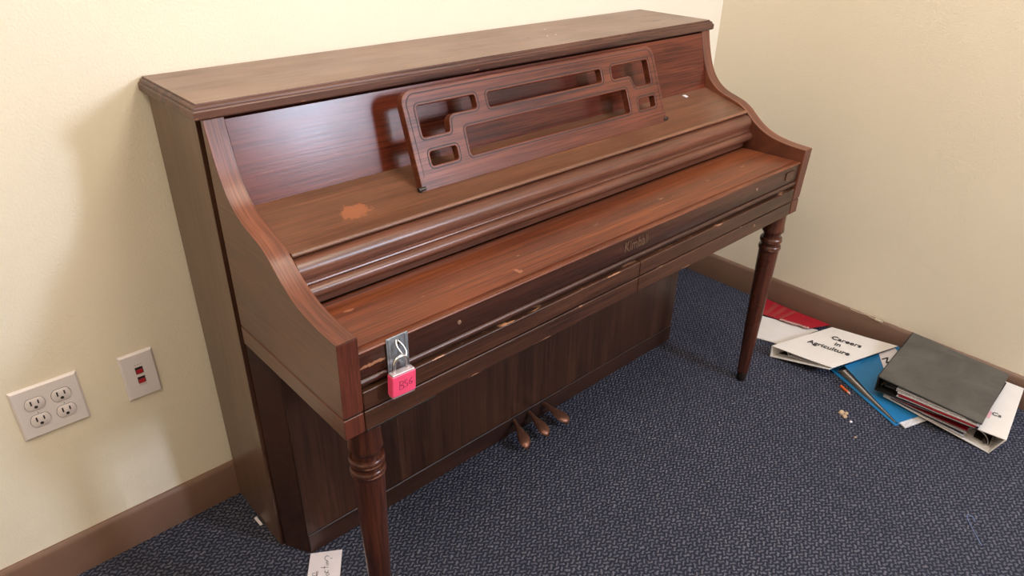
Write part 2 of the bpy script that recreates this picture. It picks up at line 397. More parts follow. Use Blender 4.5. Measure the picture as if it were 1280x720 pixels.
# pale torn strip of paint along the top edge of the right baseboard
bm = bmesh.new()
xs = XR-.012
tube(bm, catmull([(xs+.001, -.690, .104), (xs-.001, -.715, .1035), (xs, -.745, .1055), (xs-.002, -.775, .103), (xs, -.800, .1035)], 5), [.0012]*21, 6)
box(bm, xs-.0015, xs+.004, -.800, -.775, .0985, .1045)
o = link('torn_paint', bm, M['putty'], parent=bbr); o['label'] = 'pale torn strip of paint along the top edge'
# ceiling troffers
for n, (x, y, sx, sy, p) in enumerate(TROFFERS):
    t = thing('ceiling_light', (x, y, ZC-.02), ('recessed fluorescent ceiling panel over the piano front', 'recessed fluorescent ceiling panel near the left wall')[n], 'light', 'ceiling light panels')
    f = BX(x-sx/2-.03, x-sx/2, y-sy/2-.03, y+sy/2+.03, ZC-.02, ZC); box(f, x+sx/2, x+sx/2+.03, y-sy/2-.03, y+sy/2+.03, ZC-.02, ZC)
    box(f, x-sx/2, x+sx/2, y-sy/2-.03, y-sy/2, ZC-.02, ZC); box(f, x-sx/2, x+sx/2, y+sy/2, y+sy/2+.03, ZC-.02, ZC)
    link('frame', f, M['plate'], parent=t)
    link('diffuser', BX(x-sx/2, x+sx/2, y-sy/2, y+sy/2, ZC-.006, ZC-.001), emit('diffuser_%d' % n, (1.0, .92, .80, 1), 1.5), parent=t)
    area('troffer_lamp', (x, y, ZC-.025), (0, 0, 0), sx, sy, p, WARM)

# ------------------------------------------------------------------ the piano
XA, TA, LEN = .0132, .0364, 1.47
AI, BI = XA+TA, LEN-XA-TA                    # inner faces of the two arms
piano = thing('upright_piano', BASE, 'brown wooden console piano with closed key cover against the cream wall', 'piano')
def part(name, bm, mat, bevel=0, parent=None, sharp=35, label=None):
    o = link(name, bm, mat, parent=parent or piano, origin=BASE, bevel=bevel, sharp=sharp)
    if label: o['label'] = label
    return o
# lid with stepped moulded edge
def lid_rings(bm, rings):
    """stack of rectangles (inset, z)"""
    prev = None; first = None
    for ins, z in rings:
        x0, x1, y0, y1 = ins, LEN-ins, -.2641+ins, -.005
        r = [bm.verts.new(p) for p in ((x0, y0, z), (x1, y0, z), (x1, y1, z), (x0, y1, z))]
        if prev:
            for i in range(4):
                f = bm.faces.new((prev[i], prev[(i+1) % 4], r[(i+1) % 4], r[i]))
                f.material_index = 1
        else: bm.faces.new(list(reversed(r))).material_index = 1
        prev = r
    f = bm.faces.new(prev); f.material_index = 0
bm = bmesh.new()
lid_rings(bm, [(.003, 1.0115), (.001, 1.0125), (.0, 1.0145), (.0, 1.0255), (.0015, 1.0275), (.0035, 1.028), (.0035, 1.0295), (.004, 1.0315), (.006, 1.0335), (.009, 1.0342), (.0092, 1.0362), (.010, 1.0372)])
part('lid', bm, [M['lid'], M['lid_edge']], sharp=25)
# case sides, back and stile
for x0, x1 in ((.0103, .030), (LEN-.030, LEN-.0103)):
    bm = BX(x0, x1, -.236, -.0135, 0, 1.0112)
    for f in bm.faces:
        if abs(f.calc_center_median().y+.236) < 1e-4: f.material_index = 1  # front edge gets the darker wood to paint in its shade
    part('side_panel', bm, [M['side'], M['low']], bevel=.0012)
for x0, x1 in ((.026, .048), (LEN-.048, LEN-.026)):
    part('case_stile', BX(x0, x1, -.2560, -.2362, .56, 1.011), M['dark'])
part('back_board', BX(.0301, LEN-.0301, -.030, -.014, .03, 1.0), M['dark'])
part('case_top', BX(.0301, LEN-.0301, -.235, -.031, .985, 1.0110), M['dark'])
for x0, x1 in ((.0503, .070), (LEN-.070, LEN-.0503)):
    part('case_side', BX(x0, x1, -.3015, -.031, 0.0, .573), M['toe'], bevel=.001)  # darker toe-rail wood paints in the shade beside the lower case
for a_, b_ in ((.0302, .050), (LEN-.0302, LEN-.050)):        # canted corner block between side panel and lower case, shade painted by darker wood
    bm = bmesh.new(); q = [(a_-(.012 if a_ < .5 else -.012), -.2420), (b_, -.2990), (b_, -.05), (a_, -.05), (a_, -.2420)]
    lo_ = [bm.verts.new((x, y, .002)) for x, y in q]; hi_ = [bm.verts.new((x, y, .573)) for x, y in q]
    for i in range(5): bm.faces.new((lo_[i], lo_[(i+1) % 5], hi_[(i+1) % 5], hi_[i]))
    bm.faces.new(lo_); bm.faces.new(hi_)
    part('case_corner', bm, M['toe'])
# scroll-cut arms
AP = [(-.252, 1.0112), (-.2605, 1.0112), (-.268, .980), (-.2785, .945), (-.2895, .918), (-.302, .897), (-.318, .879), (-.336, .866), (-.356, .8565), (-.386, .8475),
      (-.412, .8385), (-.434, .826), (-.452, .811), (-.473, .795), (-.497, .781), (-.522, .7715), (-.550, .7650), (-.585, .7605), (-.6275, .7585)]
curve = [(p[1], p[2]) for p in catmull([(0, a_, b_) for a_, b_ in AP[1:]], 5)]
def arm(x0, x1, outer):
    prof = [(-.252, .6160), (-.252, 1.0112)]+curve+[(-.6290, .7570), (-.6238, .6160)]
    bm = bmesh.new(); n = len(prof)
    a = [bm.verts.new((x0, y, z)) for y, z in prof]; b = [bm.verts.new((x1, y, z)) for y, z in prof]
    for i in range(n):
        f = bm.faces.new((a[i], a[(i+1) % n], b[(i+1) % n], b[i]))
        f.material_index = 1 if i == n-2 else 0
    f = bm.faces.new(a); f.material_index = 2 if outer < 0 else 0
    f = bm.faces.new(list(reversed(b))); f.material_index = 2 if outer > 0 else 0
    part('arm', bm, [M['arm'], M['arm_front'], M['arm_out']], bevel=.0016)
    bm = bmesh.new(); box(bm, x0, x1, -.6238, -.250, .5735, .6118)
    for f in bm.faces:
        c = f.calc_center_median()
        if abs(c.y+.6238) < 1e-4: f.material_index = 1
        elif abs(c.x-(x0 if outer < 0 else x1)) < 1e-4: f.material_index = 2
    part('arm_base', bm, [M['arm'], M['arm_front'], M['arm_out']], bevel=.0016)
    part('arm_joint', BX(x0+.002, x1-.002, -.6215, -.255, .6110, .6165), M['dark'])
arm(XA, AI, -1); arm(BI, LEN-XA, 1)
# upper panel and music shelf
pn = Vector((0, -.9649, .2626))
def slabx(y0, z0, y1, z1, th, x0=AI, x1=BI):
    d = Vector((0, y1-y0, z1-z0)).normalized(); nn = Vector((0, d.z, -d.y))*th
    if nn.z > 0: nn = -nn
    return extrude_x([(y0, z0), (y1, z1), (y1+nn.y, z1+nn.z), (y0+nn.y, z0+nn.z)], x0, x1)
bm = extrude_x([(-.2597, 1.0065), (-.3000, .8590), (-.286, .8560), (-.246, 1.0065)], AI+.0005, BI-.0005)
part('upper_panel', bm, M['panel'])
bm = extrude_x([(-.290, .8655), (-.4345, .8250), (-.4372, .8262), (-.4405, .8262), (-.4435, .8240), (-.4440, .8212), (-.4420, .8185), (-.4350, .8160), (-.290, .8530)], AI+.0005, BI-.0005)
part('music_shelf', bm, M['shelf'], sharp=50)
# key cover: rolled moulding, flat flap, front rail
mp = [(-.4365, .8150), (-.4400, .8140), (-.4470, .8125), (-.4540, .8080), (-.4590, .8015), (-.4608, .7940), (-.4597, .7865), (-.4570, .7810), (-.4555, .7785),
      (-.4560, .7762), (-.4600, .7755), (-.4610, .7735), (-.4600, .7712), (-.4588, .7700), (-.4640, .7685), (-.4690, .7650), (-.4715, .7595), (-.4705, .7535), (-.4660, .7485), (-.4600, .7460),
      (-.4520, .7450), (-.4500, .7415), (-.4485, .7340), (-.4480, .7255), (-.4300, .7255), (-.4150, .80)]
part('fallboard_moulding', extrude_x(mp, AI+.001, BI-.001), M['mould'], sharp=50)
fp = [(-.4480, .7190), (-.4480, .7222), (-.6045, .7262), (-.6058, .7250), (-.6072, .7250), (-.6084, .7263), (-.6190, .7263), (-.6222, .7255), (-.6238, .7240), (-.6238, .7222), (-.6228, .7210), (-.600, .7206)]
part('key_cover', extrude_x(fp, AI+.002, BI-.002), M['flap'], sharp=50)
rp = [(-.6216, .7205), (-.6225, .6780), (-.6195, .6745), (-.6150, .6735), (-.6148, .6722), (-.6185, .6715), (-.6222, .6690), (-.6232, .6650), (-.6215, .6600), (-.6170, .6570), (-.600, .6565), (-.600, .7205)]
part('front_rail', extrude_x([(y+.0004, z) for y, z in rp], AI+.002, BI-.002), M['front'], sharp=50)
part('key_bed', BX(AI, BI, -.610, -.24, .5760, .7080), M['dark'])
SEAM = .7476
for x0, x1 in ((AI+.001, SEAM-.0007), (SEAM+.0007, BI-.006)):
    part('key_slip', BX(x0, x1, -.6250, -.606, .6160, .6512), M['slip'], bevel=.0022)
    part('lower_key_slip', BX(x0, x1, -.6245, -.606, .5745, .6125), M['slip'], bevel=.0022)
part('metal_strip', BX(.052, .192, -.6235, -.612, .5700, .5744), M['iron'], bevel=.0008, label='short dark metal strip under the key slip')
# lower panel with toe rail
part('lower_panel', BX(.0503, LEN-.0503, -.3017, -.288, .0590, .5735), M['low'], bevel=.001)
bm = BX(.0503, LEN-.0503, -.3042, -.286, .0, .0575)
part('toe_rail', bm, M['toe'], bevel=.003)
# turned front legs
LP = [(0, .0135), (.012, .0150), (.030, .0158), (.031, .0168), (.18, .0214), (.32, .0248), (.44, .0276), (.4550, .0280), (.4600, .0284), (.4630, .0306), (.4680, .0314), (.4725, .0304), (.4745, .0288),
      (.4750, .0252), (.4820, .0248), (.4835, .0284), (.4860, .0306), (.4910, .0314), (.4960, .0304), (.4980, .0288), (.4985, .0246), (.5050, .0240), (.5125, .0246), (.5160, .0256),
      (.5170, .0292), (.5195, .0303), (.5240, .0300), (.5400, .0282), (.5765, .0276)]
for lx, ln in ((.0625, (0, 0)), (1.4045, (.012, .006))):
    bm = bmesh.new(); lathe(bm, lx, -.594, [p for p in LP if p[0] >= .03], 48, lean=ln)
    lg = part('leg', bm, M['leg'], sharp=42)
    bm = bmesh.new(); lathe(bm, lx, -.594, [(0, .012), (.003, .0145), (.022, .0150), (.0302, .0158)], 32, lean=ln)
    part('ferrule', bm, M['iron'], parent=lg, sharp=60)
# pedals
def pedal(x0, x1):
    bm = bmesh.new()
    pts = [(0, .0065, .048), (.02, .0065, .047), (.040, .0075, .044), (.055, .0115, .041), (.070, .0165, .0385), (.084, .0185, .036), (.096, .0165, .032), (.104, .0105, .027), (.107, .004, .023)]
    secs = []
    for d, hw, z in pts:
        t = d/.107; cx = x0+(x1-x0)*t; y = -.290-d*.98
        s = []
        for k in range(16):
            a = 2*PI*k/16; s.append(bm.verts.new((cx+hw*math.cos(a), y, z+.0045*math.sin(a)*(1 if math.sin(a) > 0 else .8)-.5*(math.cos(a)**2)*.003)))
        secs.append(s)
    for a, b in zip(secs, secs[1:]):
        for k in range(16): bm.faces.new((a[k], a[(k+1) % 16], b[(k+1) % 16], b[k]))
    bm.faces.new(secs[0]); bm.faces.new(secs[-1])
    return bm
for x0, x1 in ((.690, .655), (.744, .732), (.800, .813)):
    part('pedal_slot', BX(x0-.011, x0+.011, -.3052, -.300, .022, .056), M['dark'])
    part('pedal', pedal(x0, x1), M['brass'], sharp=60)
# screw heads, badge, lettering
for x, z in ((.249, .700), (1.208, .700), (1.227, .597)):
    bm = bmesh.new(); disc(bm, x, -.6215 if z > .65 else -.6240, z, .0042, .0014, dome=.0008); o = part('screw', bm, M['screw'], sharp=60)
bm = BX(1.352, 1.394, -.6236, -.6222, .688, .7085); bd = part('badge', bm, M['front'], bevel=.0005, label='small rectangular maker plate')
fr_ = bmesh.new()
for a_ in ((1.352, 1.394, .7075, .7085), (1.352, 1.394, .688, .689), (1.352, 1.353, .688, .7085), (1.393, 1.394, .688, .7085)): box(fr_, a_[0], a_[1], -.6241, -.6235, a_[2], a_[3])
box(fr_, 1.364, 1.384, -.6240, -.6235, .6935, .6955); box(fr_, 1.366, 1.370, -.6240, -.6235, .6955, .702); box(fr_, 1.373, 1.376, -.6240, -.6235, .6955, .702); box(fr_, 1.379, 1.382, -.6240, -.6235, .6955, .702)
part('badge_rim', fr_, M['letter'], parent=bd)
part('lettering', text_bm('Kimball', .032, ((.728, -.6226, .7005), (1, 0, 0), (0, 0, 1)), .0003, .84, bold=.0006), M['letter'], label='raised lettering on the key cover front')
# music desk: pierced board leaning back from two pins
DO = Vector((.354, -.387, .8385)); DU = Vector((1, 0, 0)); DV = Vector((0, .3432, .9393)).normalized(); DN = DU.cross(DV)   # DN towards the player
def fillet(pts, rad, n=6):
    out = []; k = len(pts)
    for i, p in enumerate(pts):
        r = rad[i] if isinstance(rad, (list, tuple)) else rad
        p = Vector(p); a = Vector(pts[i-1]); b = Vector(pts[(i+1) % k])
        if r <= 0: out.append(p); continue
        da = (a-p).normalized(); db = (b-p).normalized(); ang = da.angle(db)
        d = min(r/math.tan(ang/2), (a-p).length*.48, (b-p).length*.48); rr = d*math.tan(ang/2)
        c = p+(da+db).normalized()*(rr/math.sin(ang/2)); s = p+da*d-c; e = p+db*d-c
        for j in range(n+1):
            t = j/n; v = s.lerp(e, t); out.append(c+v.normalized()*rr)
    return out
W_, H_ = .7665, .190
OUT = ([(0, 0), (W_, 0), (.7640, .035), (.7545, H_-.004), (.001, H_), (.0, .05)], [0, 0, 0, .026, .024, 0])
OUT = ([(0, 0), (.7680, 0), (.7560, H_), (.000, H_)], [0, 0, .026, .026])
HOLES = [([(.0295, .0995), (.0920, .0995), (.0950, .1010), (.1000, .1320), (.1740, .1320), (.1740, .1590), (.0295, .1590)], [.005, .004, .003, .016, .006, .006, .006]),
         ([(.0350, .0435), (.1015, .0435), (.1015, .0710), (.0350, .0710)], .0055),
         ([(.2050, .1285), (.5545, .1285), (.5545, .1580), (.2050, .1580)], .006),
         ([(.1325, .0440), (.6350, .0440), (.6320, .1005), (.1325, .1005)], .006),
         ([(.6690, .1005), (.7315, .1005), (.7290, .1590), (.5920, .1590), (.5920, .1290), (.6560, .1290)], [.005, .006, .006, .006, .006, .012]),
         ([(.6700, .0440), (.7350, .0440), (.7340, .0705), (.6700, .0705)], .0055)]
def grow(loop, d):
    n = len(loop); out = []
    ar = sum(loop[i].x*loop[(i+1) % n].y-loop[(i+1) % n].x*loop[i].y for i in range(n)); s = 1 if ar > 0 else -1
    for i in range(n):
        t = (loop[(i+1) % n]-loop[i-1]).normalized(); out.append(loop[i]+Vector((t.y, -t.x))*d*s)
    return out
def dedupe(l):
    o = [l[0]]
    for p in l[1:]:
        if (p-o[-1]).length > 1e-5: o.append(p)
    return o
outer = dedupe([Vector(p) for p in fillet([Vector(p) for p in OUT[0]], OUT[1])])
holes = [dedupe([Vector(p) for p in fillet([Vector(p) for p in h], r)]) for h, r in HOLES]
def pierced(outer, holes, th, bev):
    cu = bpy.data.curves.new('d', 'CURVE'); cu.dimensions = '2D'; cu.fill_mode = 'BOTH'; cu.extrude = th/2-bev; cu.bevel_depth = bev; cu.bevel_resolution = 2
    for lp in [outer]+holes:
        sp = cu.splines.new('POLY'); sp.points.add(len(lp)-1)
        for i, p in enumerate(lp): sp.points[i].co = (p.x, p.y, 0, 1)
        sp.use_cyclic_u = True
    ob = bpy.data.objects.new('d', cu); C.objects.link(ob)
    dg = bpy.context.evaluated_depsgraph_get(); me = bpy.data.meshes.new_from_object(ob.evaluated_get(dg))
    bm = bmesh.new(); bm.from_mesh(me); C.objects.unlink(ob); bpy.data.objects.remove(ob); bpy.data.curves.remove(cu); bpy.data.meshes.remove(me)
    bmesh.ops.remove_doubles(bm, verts=bm.verts, dist=1e-6)
    return bm
DT = .018
bm = pierced(grow(outer, -.0015), [grow(h, .0015) for h in holes], DT, .0015)
for v in bm.verts:
    c = v.co.copy(); v.co = DO+DU*c.x+DV*c.y+DN*(c.z-DT/2)
desk = part('music_desk', bm, M['desk'], sharp=14)
def ribbon(loop, w, closed=True, h=.0004):
    bm = bmesh.new(); a = grow(loop, -w/2); b = grow(loop, w/2); n = len(loop)
    def P3(p, z): return DO+DU*p.x+DV*p.y+DN*z
    A0 = [bm.verts.new(P3(p, h)) for p in a]; B0 = [bm.verts.new(P3(p, h)) for p in b]; A1 = [bm.verts.new(P3(p, -.001)) for p in a]; B1 = [bm.verts.new(P3(p, -.001)) for p in b]
    for i in range(n if closed else n-1):
        j = (i+1) % n
        bm.faces.new((A0[i], A0[j], B0[j], B0[i])); bm.faces.new((A0[i], A1[i], A1[j], A0[j])); bm.faces.new((B0[i], B0[j], B1[j], B1[i])); bm.faces.new((A1[i], B1[i], B1[j], A1[j]))
    return bm
for h in holes: part('carved_line', ribbon(grow(h, .0055), .0021), M['desk_line'], parent=desk)
gl = fillet([Vector(p) for p in ((.0105, .028), (.0095, H_-.0075), (.7470, H_-.0075), (.7585, .028))], [0, .021, .021, 0])
bm = ribbon([Vector(p) for p in gl], .0019, closed=False); part('carved_line', bm, M['desk_line'], parent=desk)
for x in (.3515, 1.1180):
    bm = bmesh.new(); tube(bm, [(x-.006, -.383, .8440), (x+.010, -.383, .8440)], .0044, 14)
    tube(bm, [(x-.001, -.383, .8440), (x-.001, -.383, .8340)], .0040, 10)
    part('pivot_pin', bm, M['iron'], parent=desk, sharp=50)
# hasp
hy = -.6228
bm = BX(.1005, .1415, hy-.0022, hy, .6650, .7295); hasp = part('hasp', bm, M['steel'], bevel=.0008, label='galvanised steel hasp plate')
bm = bmesh.new(); box(bm, .1035, .1075, hy-.0034, hy-.002, .667, .728); box(bm, .1345, .1385, hy-.0034, hy-.002, .667, .728)
part('hasp_rib', bm, M['steel'], parent=hasp, bevel=.0006)
bm = bmesh.new(); tube(bm, catmull([(.1190, hy-.002, .7215), (.1150, hy-.009, .7155), (.1185, hy-.0155, .7035), (.1235, hy-.0175, .6965), (.1285, hy-.014, .7010), (.1265, hy-.008, .7120), (.1215, hy-.002, .7205)], 7), .0018, 8)
part('staple', bm, M['chrome'], parent=hasp, sharp=60)
bm = BX(.1170, .1255, hy-.0024, hy-.0018, .7130, .7215); part('hasp_slot', bm, M['slot'], parent=hasp)
bm = bmesh.new()
tube(bm, catmull([(.1180, hy-.002, .6870), (.1180, hy-.0110, .6855), (.1240, hy-.0110, .6855), (.1240, hy-.002, .6870)], 4), .0016, 8); part('staple', bm, M['steel'], parent=hasp)

# ------------------------------------------------------------------ padlock
ly = -.6415
lock = thing('padlock', (.1130, ly, .6270), 'pink covered padlock with steel shackle hanging from the hasp', 'padlock')
ux = Vector((.9986, 0, -.052)).normalized(); uz = Vector((.052, 0, .9986)).normalized(); lc = Vector((.1135, ly, .6525))
def lbox(hw, hd, z0, z1, mat, name, bev):
    bm = bmesh.new(); box(bm, -hw, hw, -hd, hd, z0, z1)
    for v in bm.verts:
        c = v.co.copy(); v.co = lc+ux*c.x+Vector((0, c.y, 0))+uz*c.z
    return link(name, bm, mat, parent=lock, bevel=bev)
lbox(.0215, .0066, -.0232, .0222, M['lockmetal'], 'core', .0015)
lbox(.0228, .0078, -.0200, .0196, M['pink'], 'vinyl_cover', .0024)
lbox(.0150, .0050, -.0252, -.0228, M['iron'], 'base_cap', .0006)
sh = []
for i in range(13):
    a = PI*i/12; sh.append((-.0130*math.cos(a), .0340+.0130*math.sin(a)))
pts = [(-.0130, .018), (-.0130, .026)]+sh+[(.0130, .026), (.0130, .018)]
bm = bmesh.new(); tube(bm, [lc+ux*x+uz*z+Vector((0, .0025, 0)) for x, z in pts], .0030, 12)
link('shackle', bm, M['chrome'], parent=lock, sharp=70)
st = [[(-.009, .008), (-.0095, -.008)], [(-.009, .008), (-.003, .0065), (-.0035, .002), (-.008, .0005), (-.002, -.002), (-.0025, -.007), (-.0095, -.008)],
      [(.0055, .0065), (.001, .0065), (.0008, .001), (.005, .0005), (.005, -.005), (.0, -.006)], [(.0145, .007), (.010, .003), (.0095, -.003), (.013, -.004), (.0145, -.0005), (.0105, .0005)]]
link('handwriting', stroke_bm(st, (lc+Vector((0, -.0080, 0)), ux, uz), .00055), M['ink'], parent=lock)['label'] = 'dark handwritten marks'

# ------------------------------------------------------------------ wall plates
def bev_plate(name, x0, x1, z0, z1, th, par):
    bm = bmesh.new(); b = .004
    A = [bm.verts.new(p) for p in ((x0, -.0005, z0), (x1, -.0005, z0), (x1, -.0005, z1), (x0, -.0005, z1))]
    A2 = [bm.verts.new(p) for p in ((x0, -.002, z0), (x1, -.002, z0), (x1, -.002, z1), (x0, -.002, z1))]
    B = [bm.verts.new(p) for p in ((x0+b, -th, z0+b), (x1-b, -th, z0+b), (x1-b, -th, z1-b), (x0+b, -th, z1-b))]
    for U, V in ((A, A2), (A2, B)):
        for i in range(4): bm.faces.new((U[i], U[(i+1) % 4], V[(i+1) % 4], V[i]))
    bm.faces.new(A); bm.faces.new(B)
    return link(name, bm, M['plate'], parent=par, bevel=.0006)
op = thing('power_outlet', (-.2985, 0, .378), 'white double wall plate with four sockets left of the piano', 'outlet')
bev_plate('cover_plate', -.3580, -.2390, .3780, .4940, .0062, op)
def receptacle(cx, cz):
    bm = bmesh.new(); pts = []
    for i in range(40):
        a = 2*PI*i/40; x = .0172*math.cos(a); z = .0172*math.sin(a); z = max(-.0138, min(.0138, z*1.02)); pts.append((cx+x, cz+z))
    yy = -.0060; a_ = [bm.verts.new((x, yy, z)) for x, z in pts]; b_ = [bm.verts.new((x, yy-.0016, z)) for x, z in pts]
    c_ = [bm.verts.new((cx+(x-cx)*.93, yy-.0022, cz+(z-cz)*.93)) for x, z in pts]
    for U, V in ((a_, b_), (b_, c_)):
        for i in range(40): bm.faces.new((U[i], U[(i+1) % 40], V[(i+1) % 40], V[i]))
    bm.faces.new(c_); bm.faces.new(a_)
    r = link('receptacle', bm, M['plate'], parent=op)
    ring = bmesh.new(); tube(ring, [(x, -.0062, z) for x, z in pts]+[(pts[0][0], -.0062, pts[0][1])], .0007, 5); link('receptacle_gap', ring, M['slot'], parent=r)
    yf = -.0083
    s = bmesh.new(); box(s, cx-.0078, cx-.0050, yf-.0003, yf, cz-.0012, cz+.0092); link('socket_slot', s, M['slot'], parent=r)
    s = bmesh.new(); box(s, cx+.0050, cx+.0076, yf-.0003, yf, cz-.0002, cz+.0086); link('socket_slot', s, M['slot'], parent=r)
    s = bmesh.new(); disc(s, cx, yf+.0002, cz-.0068, .0033, .0004, seg=14); link('ground_hole', s, M['slot'], parent=r)
for gx in (-.3215, -.2755):
    for gz in (.4165, .4555): receptacle(gx, gz)
    s = bmesh.new(); disc(s, gx, -.0062, .436, .0030, .0010, seg=18, dome=.0004); sc_ = link('screw', s, M['plate'], parent=op)
    s = bmesh.new(); box(s, gx-.0003, gx+.0003, -.0079, -.0074, .4338, .4382); link('screw_slot', s, M['slot'], parent=sc_)
dp = thing('data_outlet', (-.1295, 0, .376), 'white wall plate with two red jacks beside the piano', 'outlet')
bev_plate('cover_plate', -.1640, -.0950, .3760, .4880, .0060, dp)
for cz in (.4455, .4215):
    s = BX(-.1375, -.1225, -.0066, -.0059, cz-.0085, cz+.0075); jk = link('jack', s, M['slot'], parent=dp)
    link('jack_shutter', BX(-.1360, -.1240, -.0078, -.0064, cz-.0078, cz+.0018), M['redplastic'], parent=jk, bevel=.0005)
for cz in (.4785, .3900):
    s = bmesh.new(); disc(s, -.1300, -.0058, cz, .0030, .0012, seg=18, dome=.0004); link('screw', s, M['plate'], parent=dp)
for cz in (.4590, .4080):
    s = bmesh.new()
    for k in range(3): box(s, -.1370+k*.0055, -.1335+k*.0055, -.0063, -.0059, cz-.0008, cz+.0008)
    link('port_print', s, M['faint'], parent=dp)

# ------------------------------------------------------------------ binders by the right wall
def V3(*a): return Vector(a)
def slab4(c, th, mi=0, **k):
    return sheet(bmesh.new(), c, th, **k)
def mixp(a, b, t): return Vector(a).lerp(Vector(b), t)
def sheets(parent, name, A, B, C_, D, E_, F, G, H2, layers):
    """pages between bottom cover A,B,C_,D and top cover E_..H2: layers = (t_near_spine, t_fore, inset, thickness, mat, name)"""
    pass
def binder_pages(par, bot, top, layers):
    """bot/top: corners spine-near, fore-near, fore-far, spine-far; layers (t at spine, t at fore, u0, u1, v0, v1, th, mat, name)"""
    bot = [Vector(p) for p in bot]; top = [Vector(p) for p in top]
    for (ts, tf, u0, u1, v0, v1, th, mat, nm) in layers:
        cs = []
        for u, v in ((u0, v0), (u1, v0), (u1, v1), (u0, v1)):
            t = ts+(tf-ts)*u; cs.append(bilerp(bot, u, v).lerp(bilerp(top, u, v), t))
        link(nm, sheet(bmesh.new(), cs, th, 6, 6, fn=lambda u, v: .0006*math.sin(9*u+5*v)), mat, parent=par)
def rings(par, bot, top, u=.10, vs=(.25, .5, .75), r=.0016, lever=True, mat=None):
    bot = [Vector(p) for p in bot]; top = [Vector(p) for p in top]
    pl_ = sheet(bmesh.new(), [bilerp(bot, a, b)+Vector((0, 0, .0045)) for a, b in ((.02, .12), (.16, .12), (.16, .88), (.02, .88))], .002, 2, 8)
    rg = link('ring_mechanism', pl_, mat or M['steel'], parent=par)
    for v in vs:
        p0 = bilerp(bot, .03, v)+Vector((0, 0, .004)); p1 = bilerp(bot, .24, v)+Vector((0, 0, .004)); h = (bilerp(top, .12, v)-bilerp(bot, .12, v)).length*.55
        pts = [p0.lerp(p1, (1-math.cos(PI*i/10))/2)+Vector((0, 0, h*math.sin(PI*i/10))) for i in range(11)]
        bm = bmesh.new(); tube(bm, pts, r, 8); link('ring', bm, M['chrome'], parent=rg, sharp=70)
    if lever:
        p = bilerp(bot, .06, .10)+Vector((0, 0, .006)); bm = bmesh.new()
        tube(bm, [p, p+Vector((-.008, 0, .010)), p+Vector((-.012, .002, .016))], [.002, .004, .005], 8); link('release_lever', bm, M['iron'], parent=rg, sharp=70)
def binder(name, label, bot, top, mat, spine_mat=None, th=.003, inner=None, wave=.0008):
    """bot (under side corners) and top (upper side corners): spine-near, fore-near, fore-far, spine-far"""
    bot = [Vector(p) for p in bot]; top = [Vector(p) for p in top]
    c = sum(bot, Vector())/4; c.z = min(p.z for p in bot)
    t = thing(name, tuple(c), label, 'binder')
    up_ = Vector((0, 0, th))
    link('back_cover', sheet(bmesh.new(), [p+up_ for p in bot], th, 8, 8), inner or mat, parent=t, bevel=.0008)
    link('front_cover', sheet(bmesh.new(), top, th, 14, 12, fn=lambda u, v: wave*math.sin(7*u+3*v+1)*math.sin(4*v+2*u)), mat, parent=t, bevel=.0008)
    d = ((bot[1]-bot[0])+(bot[2]-bot[3])).normalized()
    bm = bmesh.new()
    q = [bot[0], bot[3], top[3], top[0]]; a = [bm.verts.new(p-d*.001) for p in q]; b = [bm.verts.new(p+d*th) for p in q]
    for i in range(4): bm.faces.new((a[i], a[(i+1) % 4], b[(i+1) % 4], b[i]))
    bm.faces.new(a); bm.faces.new(list(reversed(b)))
    link('spine', bm, spine_mat or mat, parent=t, bevel=.0008)
    return t

# blue binder lying open towards the camera, under the others
cb = [(1.669, -.758, .001), (1.540, -1.020, .001), (1.780, -1.120, .012), (1.890, -.858, .020)]
ct = [(1.676, -.798, .034), (1.5505, -1.0215, .0085), (1.795, -1.122, .026), (1.888, -.872, .056)]
cbi = binder('ring_binder', 'blue vinyl ring binder, lowest of the pile, papers showing at its open edge', cb, ct, M['blue'])
rings(cbi, cb, ct, vs=(.12, .5, .88), lever=False)
binder_pages(cbi, cb, ct, [(.30, .30, .06, .93, .02, .95, .003, M['greyplastic'], 'page_stack'), (.45, .42, .07, .95, .015, .95, .003, M['greyplastic'], 'page_stack'), (.60, .55, .07, .97, .02, .95, .003, M['pages'], 'page_stack'), (.76, .75, .08, .98, .022, .95, .002, M['greyplastic'], 'page_stack')])
# loose white papers sticking out of the blue binder's fore edge
pp = link('loose_papers', sheet(bmesh.new(), [(1.560, -1.022, .0075), (1.548, -1.045, .0075), (1.640, -1.078, .010), (1.66, -1.03, .010)], .004, 5, 4), M['pages'], parent=cbi)
pp['label'] = 'white papers sticking out past the blue cover'
# label panel on the blue cover
cN = [Vector(p) for p in ct]
def on_cover(u, v, dz=.0012): return bilerp(cN, u, v)+Vector((0, 0, dz))
link('paper_label', sheet(bmesh.new(), [on_cover(.02, .62), on_cover(.30, .44), on_cover(.30, .86), on_cover(.02, .92)], .0006, 4, 4), M['paper'], parent=cbi)
uu = (on_cover(.30, .6)-on_cover(0, .6)).normalized(); vv = (on_cover(.1, .9)-on_cover(.1, .3)).normalized()
link('cover_print', text_bm('NI', .034, (on_cover(.17, .62, .0020), uu, vv), .0003, 1, bold=.0008), M['blackink'], parent=cbi)

